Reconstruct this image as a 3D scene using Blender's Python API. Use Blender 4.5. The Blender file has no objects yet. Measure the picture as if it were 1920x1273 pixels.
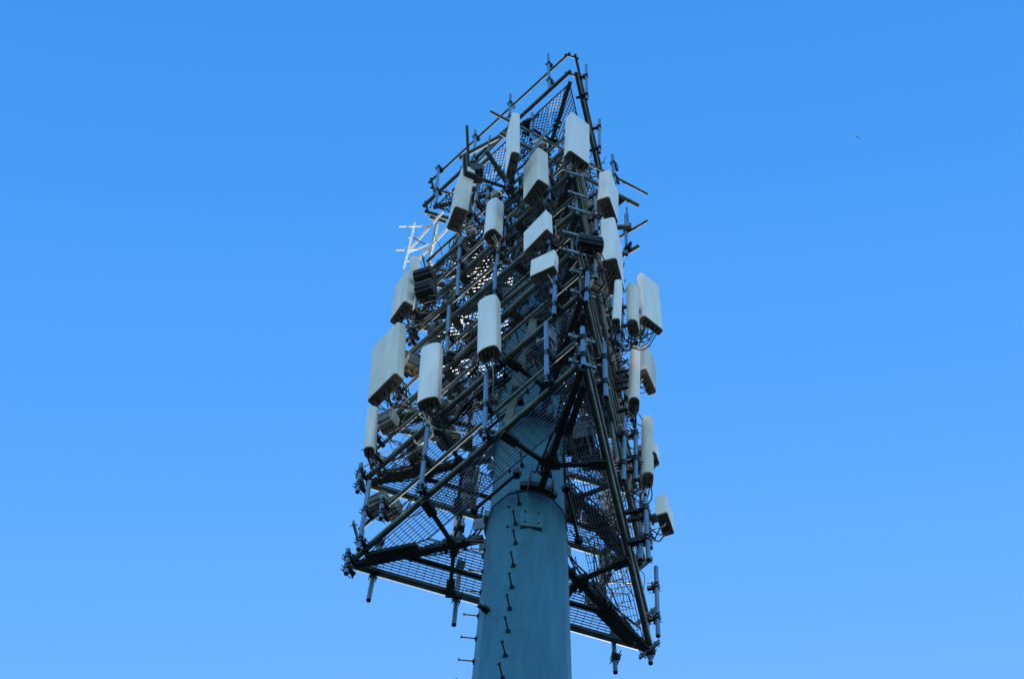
import bpy, math, random
from mathutils import Vector, Matrix
random.seed(7)
sc = bpy.context.scene
R = math.radians

# ------------------------------------------------------------------ camera
W, H = 1920.0, 1273.0
F_PX, PITCH, ROLL, YAW, DIST = 3683.42, 1.231964, 0.0629534, -0.0322905, 11.34529
_cp, _sp = math.cos(PITCH), math.sin(PITCH)
FW = Vector((math.sin(YAW) * _cp, math.cos(YAW) * _cp, _sp))
_r = Vector((math.cos(YAW), -math.sin(YAW), 0)); _u = _r.cross(FW)
RT = math.cos(ROLL) * _r + math.sin(ROLL) * _u
UP = -math.sin(ROLL) * _r + math.cos(ROLL) * _u
CAM = Vector((0, -DIST, 1.6))
cd = bpy.data.cameras.new("camera"); cam = bpy.data.objects.new("camera", cd)
sc.collection.objects.link(cam)
cam.matrix_world = Matrix(((RT.x, UP.x, -FW.x, CAM.x), (RT.y, UP.y, -FW.y, CAM.y), (RT.z, UP.z, -FW.z, CAM.z), (0, 0, 0, 1)))
cd.sensor_fit = 'HORIZONTAL'; cd.sensor_width = 36.0; cd.lens = F_PX / W * 36.0
cd.clip_start = 0.1; cd.clip_end = 6000
sc.camera = cam

# ------------------------------------------------------------------ light
SUN_EL, SUN_AZ = R(12), R(6)          # azimuth clockwise from +Y: low sun beyond the tower, a little right
wd = bpy.data.worlds.new("World"); sc.world = wd; wd.use_nodes = True
nt = wd.node_tree; nt.nodes.clear()
sky = nt.nodes.new("ShaderNodeTexSky"); sky.sky_type = 'NISHITA'; sky.sun_disc = False
sky.sun_elevation = SUN_EL; sky.sun_rotation = SUN_AZ
sky.air_density = 1.0; sky.dust_density = 0.25; sky.ozone_density = 2.2; sky.altitude = 100
bg = nt.nodes.new("ShaderNodeBackground"); bg.inputs[1].default_value = 0.147
out = nt.nodes.new("ShaderNodeOutputWorld")
# deepen the clear blue: per-channel response of the sky colour
sp_ = nt.nodes.new("ShaderNodeSeparateColor"); cb_ = nt.nodes.new("ShaderNodeCombineColor"); nt.links.new(sky.outputs[0], sp_.inputs[0])
for i_, (pw_, k_, mx_) in enumerate(((2.9, 2.2, 3.2), (1.15, 1.30, 7.0), (0.7, 2.10, 8.0))):
    a_ = nt.nodes.new("ShaderNodeMath"); a_.operation = 'POWER'; a_.inputs[1].default_value = pw_
    b_ = nt.nodes.new("ShaderNodeMath"); b_.operation = 'MULTIPLY'; b_.inputs[1].default_value = k_
    c_ = nt.nodes.new("ShaderNodeMath"); c_.operation = 'MINIMUM'; c_.inputs[1].default_value = mx_
    nt.links.new(sp_.outputs[i_], a_.inputs[0]); nt.links.new(a_.outputs[0], b_.inputs[0]); nt.links.new(b_.outputs[0], c_.inputs[0]); nt.links.new(c_.outputs[0], cb_.inputs[i_])
nt.links.new(cb_.outputs[0], bg.inputs[0]); nt.links.new(bg.outputs[0], out.inputs[0])
sd = bpy.data.lights.new("sun", 'SUN'); sd.energy = 5.0; sd.angle = R(0.53); sd.color = (1.0, 0.96, 0.89)
so = bpy.data.objects.new("sun", sd); sc.collection.objects.link(so)
sdir = Vector((math.sin(SUN_AZ) * math.cos(SUN_EL), math.cos(SUN_AZ) * math.cos(SUN_EL), math.sin(SUN_EL)))
so.rotation_euler = sdir.to_track_quat('Z', 'Y').to_euler(); so.location = (0, 0, 80)
sc.view_settings.view_transform = 'Standard'; sc.view_settings.look = 'None'
sc.view_settings.exposure = 1.15; sc.view_settings.gamma = 1.0

# ------------------------------------------------------------------ materials
def mat(name, col, rough=0.6, metal=0.0, var=0.25, scale=6.0, streak=False, bump=0.0, spec=0.5, col2=None, c_in=(0.35, 0.7)):
    m = bpy.data.materials.new(name); m.use_nodes = True
    t = m.node_tree; b = t.nodes["Principled BSDF"]
    b.inputs["Roughness"].default_value = rough; b.inputs["Metallic"].default_value = metal
    b.inputs["Specular IOR Level"].default_value = spec
    geo = t.nodes.new("ShaderNodeNewGeometry"); mp = t.nodes.new("ShaderNodeMapping")
    mp.inputs["Scale"].default_value = (1, 1, 0.12) if streak else (1, 1, 1)
    t.links.new(geo.outputs["Position"], mp.inputs["Vector"])
    n = t.nodes.new("ShaderNodeTexNoise"); n.inputs["Scale"].default_value = scale; n.inputs["Detail"].default_value = 6
    n.inputs["Roughness"].default_value = 0.65
    t.links.new(mp.outputs[0], n.inputs["Vector"])
    cr = t.nodes.new("ShaderNodeValToRGB")
    a = [max(0, c * (1 - var)) for c in col] if col2 is None else list(col2)
    cr.color_ramp.elements[0].position = c_in[0]; cr.color_ramp.elements[0].color = (*a, 1)
    cr.color_ramp.elements[1].position = c_in[1]; cr.color_ramp.elements[1].color = (*col, 1)
    t.links.new(n.outputs["Fac"], cr.inputs[0]); t.links.new(cr.outputs[0], b.inputs["Base Color"])
    if bump:
        bp = t.nodes.new("ShaderNodeBump"); bp.inputs["Strength"].default_value = bump; bp.inputs["Distance"].default_value = 0.01
        n2 = t.nodes.new("ShaderNodeTexNoise"); n2.inputs["Scale"].default_value = scale * 6; n2.inputs["Detail"].default_value = 4
        t.links.new(geo.outputs["Position"], n2.inputs["Vector"])
        t.links.new(n2.outputs["Fac"], bp.inputs["Height"]); t.links.new(bp.outputs[0], b.inputs["Normal"])
    return m
M = {}
M['pole'] = mat('pole_sky_tint', (0.036, 0.170, 0.258), 0.5, 0.0, 0.34, 7.0, True, 0.6, 0.35)  # galvanised steel; blue of the reflected sky put into the base colour
M['radome'] = mat('radome_paint', (0.92, 0.86, 0.82), 0.45, 0, 0.20, 4.0, True)
M['radome_grey'] = mat('radome_greyed', (0.62, 0.62, 0.58), 0.6, 0, 0.35, 3.0, True)
M['radome_old'] = mat('radome_weathered', (0.80, 0.75, 0.66), 0.55, 0, 0.28, 4.5, True)
M['cap'] = mat('end_cap', (0.30, 0.24, 0.185), 0.7, 0, 0.35, 8)
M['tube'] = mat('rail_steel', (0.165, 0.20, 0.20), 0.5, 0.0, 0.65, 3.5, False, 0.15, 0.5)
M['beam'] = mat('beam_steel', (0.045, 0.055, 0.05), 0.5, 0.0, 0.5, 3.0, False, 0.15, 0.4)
M['pipe'] = mat('galvanised_pipe', (0.20, 0.31, 0.42), 0.4, 0.5, 0.3, 6, True, 0.15)
M['clamp'] = mat('clamp_steel', (0.02, 0.025, 0.035), 0.55, 0.3, 0.5, 12)
M['plate'] = mat('plate_steel', (0.22, 0.30, 0.33), 0.5, 0.3, 0.35, 6)
M['grate'] = mat('grating_steel', (0.16, 0.175, 0.18), 0.45, 0.2, 0.35, 7)
M['galv'] = mat('expanded_galvanised', (0.26, 0.27, 0.27), 0.48, 0.4, 0.35, 7)
M['black'] = mat('black_rubber', (0.012, 0.012, 0.014), 0.75, 0, 0.5, 12, spec=0.25)
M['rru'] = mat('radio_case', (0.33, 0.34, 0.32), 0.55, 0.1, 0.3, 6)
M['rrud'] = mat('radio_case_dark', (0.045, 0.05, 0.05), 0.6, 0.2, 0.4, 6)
M['white'] = mat('white_steel', (0.88, 0.88, 0.87), 0.45, 0.0, 0.15, 6)
M['frp'] = mat('white_fibreglass', (0.90, 0.87, 0.80), 0.4, 0, 0.15, 6)
_t = M['frp'].node_tree; _tr = _t.nodes.new("ShaderNodeBsdfTranslucent"); _tr.inputs[0].default_value = (.95, .95, .93, 1)
_mx = _t.nodes.new("ShaderNodeMixShader"); _mx.inputs[0].default_value = 0.3; _o = [n for n in _t.nodes if n.type == 'OUTPUT_MATERIAL'][0]
_t.links.new(_t.nodes["Principled BSDF"].outputs[0], _mx.inputs[1]); _t.links.new(_tr.outputs[0], _mx.inputs[2]); _t.links.new(_mx.outputs[0], _o.inputs[0])
M['red'] = mat('red_jacket', (0.45, 0.03, 0.025), 0.5, 0, 0.3, 12)
M['green'] = mat('green_jacket', (0.03, 0.20, 0.07), 0.5, 0, 0.3, 12)
M['tan'] = mat('tan_case', (0.42, 0.33, 0.24), 0.6, 0, 0.3, 6)
M['ground'] = mat('dry_ground', (0.028, 0.030, 0.026), 0.95, 0, 0.45, 0.3, False, 0.4, 0.0, (0.012, 0.018, 0.011), (0.42, 0.58))
M['concrete'] = mat('concrete', (0.42, 0.40, 0.37), 0.9, 0, 0.25, 2, False, 0.3)

# ------------------------------------------------------------------ mesh helpers
def perp(d):
    d = d.normalized(); a = Vector((0, 0, 1)) if abs(d.z) < 0.9 else Vector((1, 0, 0))
    u = d.cross(a).normalized(); return u, d.cross(u).normalized()
class MB:
    def __init__(s): s.v = []; s.f = []; s.sm = []
    def add(s, vs, fs, smooth=False):
        n = len(s.v); s.v += [Vector(v) for v in vs]
        for f in fs: s.f.append([i + n for i in f]); s.sm.append(smooth)
        return s
    def tube(s, a, b, r, r2=None, n=12, hollow=False, cap=True):
        a, b = Vector(a), Vector(b); r2 = r if r2 is None else r2
        u, w = perp(b - a); vs = []
        for p, q in ((a, r), (b, r2)):
            for i in range(n):
                t = 2 * math.pi * i / n; vs.append(p + u * q * math.cos(t) + w * q * math.sin(t))
        s.add(vs, [(i, (i + 1) % n, n + (i + 1) % n, n + i) for i in range(n)], True)
        if cap and not hollow:
            s.add(vs[:n], [list(range(n))[::-1]]); s.add(vs[n:], [list(range(n))])
        if hollow:      # open-ended pipe: wall ring and a dark bore
            d = (b - a).normalized(); k = min(0.25, (b - a).length * .4)
            for p, q, o, sg in ((a, r, vs[:n], 1), (b, r2, vs[n:], -1)):
                inn = [p + (v - p) * 0.84 for v in o]; deep = [v + d * sg * k for v in inn]
                s.add(o + inn, [(i, n + i, n + (i + 1) % n, (i + 1) % n) for i in range(n)])
                s.add(inn + deep, [(i, n + i, n + (i + 1) % n, (i + 1) % n) for i in range(n)], True)
                s.add(deep, [list(range(n))])
        return s
    def path(s, pts, r, n=6):
        pts = [Vector(p) for p in pts]; vs = []; u0 = None
        for i, p in enumerate(pts):
            d = (pts[min(i + 1, len(pts) - 1)] - pts[max(i - 1, 0)])
            if d.length < 1e-6: d = Vector((0, 0, 1))
            d.normalize()
            if u0 is None: u0, _ = perp(d)
            u = (u0 - d * u0.dot(d)); u = u.normalized() if u.length > 1e-4 else perp(d)[0]; u0 = u; w = d.cross(u)
            for k in range(n):
                t = 2 * math.pi * k / n; vs.append(p + u * r * math.cos(t) + w * r * math.sin(t))
        fs = []
        for i in range(len(pts) - 1):
            for k in range(n):
                fs.append((i * n + k, i * n + (k + 1) % n, (i + 1) * n + (k + 1) % n, (i + 1) * n + k))
        s.add(vs, fs, True); m = len(vs) - n
        s.add(vs[:n], [list(range(n))[::-1]]); s.add(vs[m:], [list(range(n))]); return s
    def box(s, c, x, y, z, ax=None):
        """box centred at c with half sizes x,y,z along axes ax (3 vectors)"""
        c = Vector(c); ax = ax or (Vector((1, 0, 0)), Vector((0, 1, 0)), Vector((0, 0, 1)))
        vs = [c + ax[0] * x * i + ax[1] * y * j + ax[2] * z * k for k in (-1, 1) for j in (-1, 1) for i in (-1, 1)]
        return s.add(vs, [(0, 2, 3, 1), (4, 5, 7, 6), (0, 1, 5, 4), (2, 6, 7, 3), (0, 4, 6, 2), (1, 3, 7, 5)])
    def bar(s, a, b, w, h, up=Vector((0, 0, 1))):
        a, b = Vector(a), Vector(b); d = (b - a); L = d.length; d.normalize()
        sd_ = d.cross(up); sd_ = sd_.normalized() if sd_.length > 1e-4 else perp(d)[0]; u = sd_.cross(d)
        return s.box((a + b) / 2, L / 2, w / 2, h / 2, (d, sd_, u))
    def channel(s, a, b, w, h, t=0.012, flip=1):
        """C-channel beam, open side down"""
        a, b = Vector(a), Vector(b); d = (b - a).normalized(); sd_ = d.cross(Vector((0, 0, 1))).normalized(); u = sd_.cross(d)
        pr = [(-w, -h), (-w, h), (w, h), (w, -h), (w - t, -h), (w - t, h - t), (-w + t, h - t), (-w + t, -h)]
        pr = [(x / 2 if abs(x) == w else (x / abs(x)) * (w / 2 - t), y / 2 if abs(y) == h else h / 2 - t) for x, y in pr]
        n = len(pr); vs = [p + sd_ * x + u * y * flip for p in (a, b) for x, y in pr]
        fs = [(i, (i + 1) % n, n + (i + 1) % n, n + i) for i in range(n)]
        s.add(vs, fs); s.add(vs[:n], [(0, 1, 6, 7), (1, 2, 5, 6), (2, 3, 4, 5)]); s.add(vs[n:], [(7, 6, 1, 0), (6, 5, 2, 1), (5, 4, 3, 2)])
        return s
    def loft(s, rings, cap=True, smooth=True):
        n = len(rings[0]); vs = [p for r_ in rings for p in r_]; fs = []
        for i in range(len(rings) - 1):
            for k in range(n): fs.append((i * n + k, i * n + (k + 1) % n, (i + 1) * n + (k + 1) % n, (i + 1) * n + k))
        s.add(vs, fs, smooth)
        if cap: s.add(rings[0], [list(range(n))[::-1]]); s.add(rings[-1], [list(range(n))])
        return s
    def build(s, name, m, parent=None, sharp=35):
        me = bpy.data.meshes.new(name); off = parent['_w'] if parent is not None and '_w' in parent else (0, 0, 0)
        off = Vector(off)
        me.from_pydata([v - off for v in s.v], [], s.f); me.materials.append(M[m] if isinstance(m, str) else m)
        me.polygons.foreach_set('use_smooth', s.sm)
        me.update()
        if any(s.sm):
            try: me.set_sharp_from_angle(angle=R(sharp))
            except Exception: pass
        o = bpy.data.objects.new(name, me); sc.collection.objects.link(o)
        if parent is not None: o.parent = parent; o['_w'] = tuple(off)
        return o
ALL = []
def thing(name, label, cat, loc, group=None):
    o = bpy.data.objects.new(name, None); sc.collection.objects.link(o); o.location = loc; o.empty_display_size = .1
    o['_w'] = tuple(loc); o['label'] = label; o['category'] = cat
    if group: o['group'] = group
    ALL.append(o); return o
def tag(o, label, cat, group=None):
    o['label'] = label; o['category'] = cat
    if group: o['group'] = group
    return o

# ------------------------------------------------------------------ pixel -> place helpers (photo pixels, 1920 wide)
def ray(u, v): return (FW + RT * ((u - W / 2) / F_PX) + UP * ((H / 2 - v) / F_PX))
def at_z(u, v, z):
    d = ray(u, v); return CAM + d * ((z - CAM.z) / d.z)
def at_plane(u, v, az, off):
    """hit of the pixel's ray with the vertical plane whose outward normal has azimuth az (deg) at distance off from the pole axis"""
    n = Vector((math.cos(R(az)), math.sin(R(az)), 0)); d = ray(u, v); best = None
    if az == -14.6:                     # right face, seen almost edge-on: keep each thing beside the platforms it hangs on
        y0 = -1.9 if u < 1110 else -1.0 if u < 1140 else -.2 if u < 1165 else .5 if u < 1190 else .9; wt = .085
    else: y0, wt = -.5, .02
    for i in range(-340, 341):
        if az == -14.6 and abs(i * .01 - y0) > .8: continue
        p = CAM + d * ((i * .01 - CAM.y) / d.y); e = abs(p.dot(n) - off) + wt * abs(p.y - y0)
        if best is None or e < best[0]: best = (e, p)
    return best[1]
def z_at(xy, v):
    """height above point xy whose image row is v"""
    lo, hi = 5.0, 70.0
    for _ in range(50):
        m = (lo + hi) / 2; p = Vector((xy[0], xy[1], m)) - CAM
        y = H / 2 - F_PX * p.dot(UP) / p.dot(FW)
        if y > v: lo = m
        else: hi = m
    return (lo + hi) / 2
def px(P):
    p = Vector(P) - CAM; z = p.dot(FW); return (W / 2 + F_PX * p.dot(RT) / z, H / 2 - F_PX * p.dot(UP) / z)

# ------------------------------------------------------------------ ground
def ground():
    mb = MB(); n = 40; S = 2500.0; vs = []; fs = []
    for j in range(n + 1):
        for i in range(n + 1):
            x = (i / n * 2 - 1); y = (j / n * 2 - 1); x = S * x * abs(x); y = S * y * abs(y)
            d = math.hypot(x, y); vs.append((x, y, 0.0 if d < 25 else 0.5 * math.sin(x * .02) * math.cos(y * .023) * min(1, (d - 25) / 100)))
    for j in range(n):
        for i in range(n): fs.append((j * (n + 1) + i, j * (n + 1) + i + 1, (j + 1) * (n + 1) + i + 1, (j + 1) * (n + 1) + i))
    mb.add(vs, fs, True); o = mb.build('ground', 'ground'); o['kind'] = 'structure'
ground()

# ------------------------------------------------------------------ monopole
def pole_r(z): return 0.566 - 0.0085 * (z - 22)
ZS = 26.13                                    # slip joint
TOP_A = -1.30252                              # azimuth of the near corner of the aligned platforms
FACET0 = math.atan2(-1, 0) + R(2)
def dodeca(r, z, tw=FACET0, n=12, rnd=0.10):
    """12-sided ring with small rounded corners"""
    out_ = []; Rc = r / math.cos(math.pi / n)
    for i in range(n):
        a = tw + 2 * math.pi * i / n; c = Vector((Rc * math.cos(a), Rc * math.sin(a), 0))
        for s_ in (-1, 0, 1):
            b = a + s_ * 2 * math.pi / n
            if s_: 
                q = Vector((Rc * math.cos(b), Rc * math.sin(b), 0)); p = c.lerp(q, rnd)
            else: p = c * (1 - 0.004)
            out_.append(Vector((p.x, p.y, z)))
    return out_
pole = thing('monopole_mast', 'tall blue-grey faceted steel monopole rising through all the antenna platforms', 'mast', (0, 0, 0))
mb = MB(); mb.loft([dodeca(pole_r(z) + .0, z) for z in (0.6, 10, 18, 22, ZS)], cap=True); mb.build('lower_shaft', 'pole', pole, 8)
mb = MB(); mb.loft([dodeca(pole_r(z) - 0.022, z) for z in (ZS - .5, 30, 36, 41, 44.6)]); mb.build('upper_shaft', 'pole', pole, 8)
mb = MB(); mb.loft([dodeca(pole_r(ZS) + .012, z, rnd=.12) for z in (ZS - .05, ZS + .0)]); mb.build('joint_collar', 'clamp', pole, 8)
mb = MB(); mb.loft([[Vector((1.1 * math.cos(2 * math.pi * i / 32), 1.1 * math.sin(2 * math.pi * i / 32), z)) for i in range(32)] for z in (.45, .6)], smooth=False); mb.build('base_flange', 'plate', pole)
mb = MB(); mb.loft([[Vector((1.8 * math.cos(2 * math.pi * i / 32), 1.8 * math.sin(2 * math.pi * i / 32), z)) for i in range(32)] for z in (-.2, .45)], smooth=False); mb.build('concrete_footing', 'concrete', pole)
def on_pole(u, v, extra=0.0):
    """first hit of the pixel's ray with the shaft"""
    d = ray(u, v); t = 15.0
    while t < 80:
        p = CAM + d * t
        if math.hypot(p.x, p.y) < pole_r(p.z) + extra: return p
        t += 0.01
    return None
def peg(base, az, L=0.19):
    d = Vector((math.cos(az), math.sin(az), 0.0)); m_ = MB()
    m_.tube(base - d * .02, base + d * .035, .026, .02, 8); m_.tube(base + d * .03, base + d * L, .0105, n=8)
    m_.tube(base + d * (L - .004), base + d * (L + .012), .024, n=8); m_.box(base + d * .012 - Vector((0, 0, .01)), .012, .028, .028, (d, Vector((-d.y, d.x, 0)), Vector((0, 0, 1))))
    m_.build('climbing_peg', 'clamp', pole)
for (u, v) in [(979, 872), (974, 945), (967, 983), (967, 1019), (963, 1061), (960, 1101), (956, 1142), (953, 1184), (948, 1230), (943, 1272), (941, 1318), (989, 735)]:
    p = on_pole(u, v)
    if p: peg(p, math.atan2(p.y, p.x) * .5 + R(-97) * .5)
zl = [z_at((-.55, .1), v) for v in (1051, 1092, 1131, 1176, 1219, 1262, 1300)]
for z in zl:
    a = R(186); peg(Vector((math.cos(a), math.sin(a), 0)) * pole_r(z) + Vector((0, 0, z)), a - R(2))
for (u, v) in [(956, 884), (955, 953), (953, 990), (975, 888)]:
    p = on_pole(u, v); d = Vector((p.x, p.y, 0)).normalized(); m_ = MB(); m_.tube(p - d * .01, p + d * .035, .02, n=8); m_.build('bolt', 'clamp', pole)
# long rod fittings at left edge of the shaft near the third arm
for k, v in enumerate((1030, 1036)):
    z = z_at((-.55, .1), v); a = R(184); m_ = MB(); b = Vector((math.cos(a), math.sin(a), 0)) * pole_r(z) + Vector((0, 0, z)); m_.tube(b, b + Vector((-.22, 0, 0)), .008, n=6); m_.build('stud', 'clamp', pole)
UPV_ = Vector((0, 0, 1))
# name plate
pa = on_pole(996, 978); d = Vector((pa.x, pa.y, 0)).normalized(); sx = Vector((-d.y, d.x, 0))
m_ = MB(); rr = []
for off_, sc_ in ((-.03, 1.12), (.045, 1.12), (.06, .98)):
    ring = []
    for cx, cy in ((1, 1), (-1, 1), (-1, -1), (1, -1)):
        for k in range(4):
            a = math.atan2(cy, cx) - R(45) + R(90) * k / 3
            ring.append(pa + d * off_ + sx * (cx * .115 + .02 * math.cos(a)) * sc_ + Vector((0, 0, (cy * .19 + .02 * math.sin(a)) * sc_)))
    rr.append(ring)
m_.loft(rr, smooth=False); hp = m_.build('hand_hole_cover', 'pole', pole)
m_ = MB(); q0 = [pa + d * .058 + sx * (a_ * .105) + UPV_ * (b_ * .17) for a_, b_ in ((-1, 1), (1, 1), (1, -1), (-1, -1))]
for i_ in range(4): m_.tube(q0[i_], q0[(i_ + 1) % 4], .008, n=6)
m_.build('gasket_bead', 'pole', hp)
for dx, dz in ((-.09, .16), (.09, .16), (-.09, -.16), (.09, -.16)):
    m_ = MB(); q = pa + d * .05 + sx * dx + Vector((0, 0, dz)); m_.tube(q, q + d * .03, .012, n=6); m_.build('screw', 'clamp', hp)
# thin dark vertical line added along the left facet edge
for (u0, v0, u1, v1) in ((902, 1262, 921, 1000),):
    w0, w1 = on_pole(u0, v0), on_pole(u1, v1)
    if w0 and w1:
        dd_ = (w1 - w0); MB().tube(w0 - dd_ * .6, w1, .006, n=6).build('facet_line', 'clamp', pole)
# camera-like port bracket on the left flank
p = on_pole(916, 1146); d = Vector((p.x, p.y, 0)).normalized(); m_ = MB(); sx = Vector((-d.y, d.x, 0))
m_.box(p + d * .04, .05, .035, .035, (d, sx, Vector((0, 0, 1)))); m_.tube(p + d * .03, p + d * .15 - sx * .015, .034, n=12); m_.build('port_hood', 'clamp', pole)

# ------------------------------------------------------------------ platforms
UPV = Vector((0, 0, 1))
ORD = ['lowest', 'second', 'third', 'fourth', 'fifth', 'sixth', 'seventh', 'topmost']
class Plat: pass
PL = []
def clip_line(p, d, poly):
    """param interval of p+t*d inside convex polygon (ccw, 2D)"""
    t0, t1 = -1e9, 1e9; n = len(poly)
    for i in range(n):
        a, b = poly[i], poly[(i + 1) % n]; nx, ny = -(b[1] - a[1]), (b[0] - a[0])
        den = d[0] * nx + d[1] * ny; num = (a[0] - p[0]) * nx + (a[1] - p[1]) * ny
        if abs(den) < 1e-9:
            if num > 0: return None
            continue
        t = num / den
        if den > 0: t0 = max(t0, t)
        else: t1 = min(t1, t)
    return (t0, t1) if t1 - t0 > 0.01 else None
def bar_grate(mb, poly, z, d, sp=.042, cs=.115):
    dn = (-d[1], d[0])
    for (dd, nn, s_, w, h) in ((d, dn, sp, .006, .024), (dn, d, cs, .006, .008)):
        ks = [x[0] * nn[0] + x[1] * nn[1] for x in poly]; k = min(ks) + .004
        while k < max(ks):
            r_ = clip_line((nn[0] * k, nn[1] * k), dd, poly)
            if r_:
                a = Vector((nn[0] * k + dd[0] * r_[0], nn[1] * k + dd[1] * r_[0], z)); b = Vector((nn[0] * k + dd[0] * r_[1], nn[1] * k + dd[1] * r_[1], z))
                mb.bar(a, b, w, h)
            k += s_
def hex_grate(mb, poly, z, d, L=.11, w=.075, flat=False):
    """expanded metal: zig-zag strands"""
    dn = (-d[1], d[0]); ks = [x[0] * dn[0] + x[1] * dn[1] for x in poly]; ls = [x[0] * d[0] + x[1] * d[1] for x in poly]
    k = min(ks) - w; row = 0
    def inside(x, y):
        n = len(poly)
        for i in range(n):
            a, b = poly[i], poly[(i + 1) % n]
            if (b[0] - a[0]) * (y - a[1]) - (b[1] - a[1]) * (x - a[0]) < 0: return False
        return True
    while k < max(ks) + w:
        l = min(ls) - L; j = 0
        while l < max(ls):
            pts = []
            for q in range(2):
                s_ = 1 if (j + q) % 2 else -1
                pts.append((l + q * L / 2, k + s_ * w * .22 * (1 if row % 2 else -1)))
            P = [Vector((d[0] * a + dn[0] * b, d[1] * a + dn[1] * b, z)) for a, b in pts]
            c = (P[0] + P[1]) / 2
            if inside(c.x, c.y): mb.bar(P[0], P[1], .017, .004, Vector((-dn[0] * .5, -dn[1] * .5, .8)) if flat else Vector((0, -.63, .77)))
            l += L / 2; j += 1
        k += w * .5; row += 1
def make_platform(z, th, s, idx, hexm, ext=0.0, upz=1.0, far_upper=True, band=.66, roff=0.0):
    P = Plat(); P.z = z; P.th = th; P.s = s; P.inr = s / (2 * math.sqrt(3)); Rr = s / math.sqrt(3); P.upz = upz
    P.az = [math.degrees(th) + 60 + 120 * k for k in range(3)]     # face normals: corner k -> corner k+1
    C = [Vector((Rr * math.cos(th + 2 * math.pi * k / 3), Rr * math.sin(th + 2 * math.pi * k / 3), z)) for k in range(3)]
    P.C = C
    nm = {0: 'lowest', 1: 'second', 2: 'third', 3: 'fourth', 4: 'fifth', 5: 'sixth', 6: 'rotated', 7: 'topmost'}[idx]
    lab = {0: 'lowest triangular steel antenna platform with bar grating and bare hanging pipes',
           1: 'triangular platform second from the bottom, directly above the lowest one',
           2: 'triangular platform third from the bottom, in the middle of the stack',
           3: 'triangular platform fourth from the bottom, behind the wide panels on the left',
           4: 'triangular platform fifth from the bottom, behind the two small square panels',
           5: 'triangular platform sixth from the bottom, just under the rotated one',
           6: 'rotated triangular mounting frame whose rail ends stick out at the right near the top',
           7: 'topmost triangular platform with expanded metal tip and open rails against the sky'}[idx]
    o = thing('antenna_platform', lab, 'antenna platform', (0, 0, z), 'triangular platforms stacked up the mast'); P.o = o; P.idx = idx
    pr = pole_r(z)
    # collar: three bent brackets and three tie rods
    rc = pr + .05
    for k in range(3):
        a = th + 2 * math.pi * k / 3; mb = MB()
        for (r0, r1, z0, z1) in ((rc - .06, rc + .02, .10, .25),):
            rings = []
            for q in range(7):
                b = a + R(-27 + 54 * q / 6); rings.append([Vector((rad * math.cos(b), rad * math.sin(b), z + zz)) for rad, zz in ((r0, z0), (r1, z0), (r1, z1), (r0, z1))])
            mb.loft(rings, smooth=False)
        dv = Vector((math.cos(a), math.sin(a), 0)); sv = Vector((-dv.y, dv.x, 0))
        for q in (-1, 1): mb.box(dv * (rc + .05) + sv * q * .16 + Vector((0, 0, z + .1)), .08, .008, .17, (dv, sv, UPV))
        mb.build('collar_bracket', 'plate' if k else 'beam', o)
    for k in range(3):
        for zz in (.17,):
            a = th + 2 * math.pi * k / 3 + R(28); b = th + 2 * math.pi * (k + 1) / 3 - R(28); mb = MB(); q = pr + .22
            mb.tube((q * math.cos(a), q * math.sin(a), z + zz), (q * math.cos(b), q * math.sin(b), z + zz), .026, n=8)
            for c in (a, b):
                e = Vector((math.cos(c), math.sin(c), 0)); mb.box(Vector((q * e.x, q * e.y, z + zz)), .05, .04, .07, (e, Vector((-e.y, e.x, 0)), UPV))
            mb.build('tie_rod', 'clamp', o)
    # support arms, struts
    for k in range(3):
        a = th + 2 * math.pi * k / 3; dv = Vector((math.cos(a), math.sin(a), 0)); sv = Vector((-dv.y, dv.x, 0)); mb = MB()
        e = Rr - (.09 if ext >= 0 else .9)
        mb.bar(dv * (pr + .08) + Vector((0, 0, z - .05)), dv * e + Vector((0, 0, z - .05)), .085, .11)
        if idx < 5: mb.bar(dv * (pr + 1.0) + sv * .105 + Vector((0, 0, z - .07)), dv * (e - .2) + sv * .105 + Vector((0, 0, z - .07)), .085, .09)
        for q in (.35, .62, 1.0, 1.12): mb.box(dv * (pr + q) + Vector((0, 0, z - .05)), .018, .085, .085, (dv, sv, UPV))
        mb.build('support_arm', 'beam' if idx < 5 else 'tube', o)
        node = dv * 1.02 + Vector((0, 0, z - .09))
        for j in (1, -1):
            oc = C[(k + j) % 3]; tgt = C[k].lerp(oc, .335 if ext >= 0 else .25) + Vector((0, 0, -.075)); mb = MB()
            mb.bar(node + (tgt - node).normalized() * .09, tgt, .055, .06)
            g = (tgt - node).normalized(); mb.box(tgt - g * .12, .12, .06, .05, (g, g.cross(UPV).normalized(), UPV)); mb.box(node + g * .09, .06, .05, .05, (g, g.cross(UPV).normalized(), UPV))
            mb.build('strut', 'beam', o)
    # rails
    P.rz = [0.0, upz]
    for k in range(3):
        a, b = C[k], C[(k + 1) % 3]; dd = (b - a).normalized()
        n = Vector((math.cos(R(P.az[k])), math.sin(R(P.az[k])), 0))
        for lv, (zz, r_) in enumerate(((0, .047), (upz, .032))):
            if lv and k == 1 and not far_upper: continue
            trim = (.10 if ext == 0 else -ext if ext < 0 else .12) + (.28 if ext < 0 and not lv else 0)
            oo = n * roff; mb = MB(); mb.tube(a + oo + dd * (trim - roff * 1.73) + Vector((0, 0, zz)), b + oo - dd * (trim - roff * 1.73) + Vector((0, 0, zz)), r_, n=14, hollow=True); mb.build('rail', 'tube', o)
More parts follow.
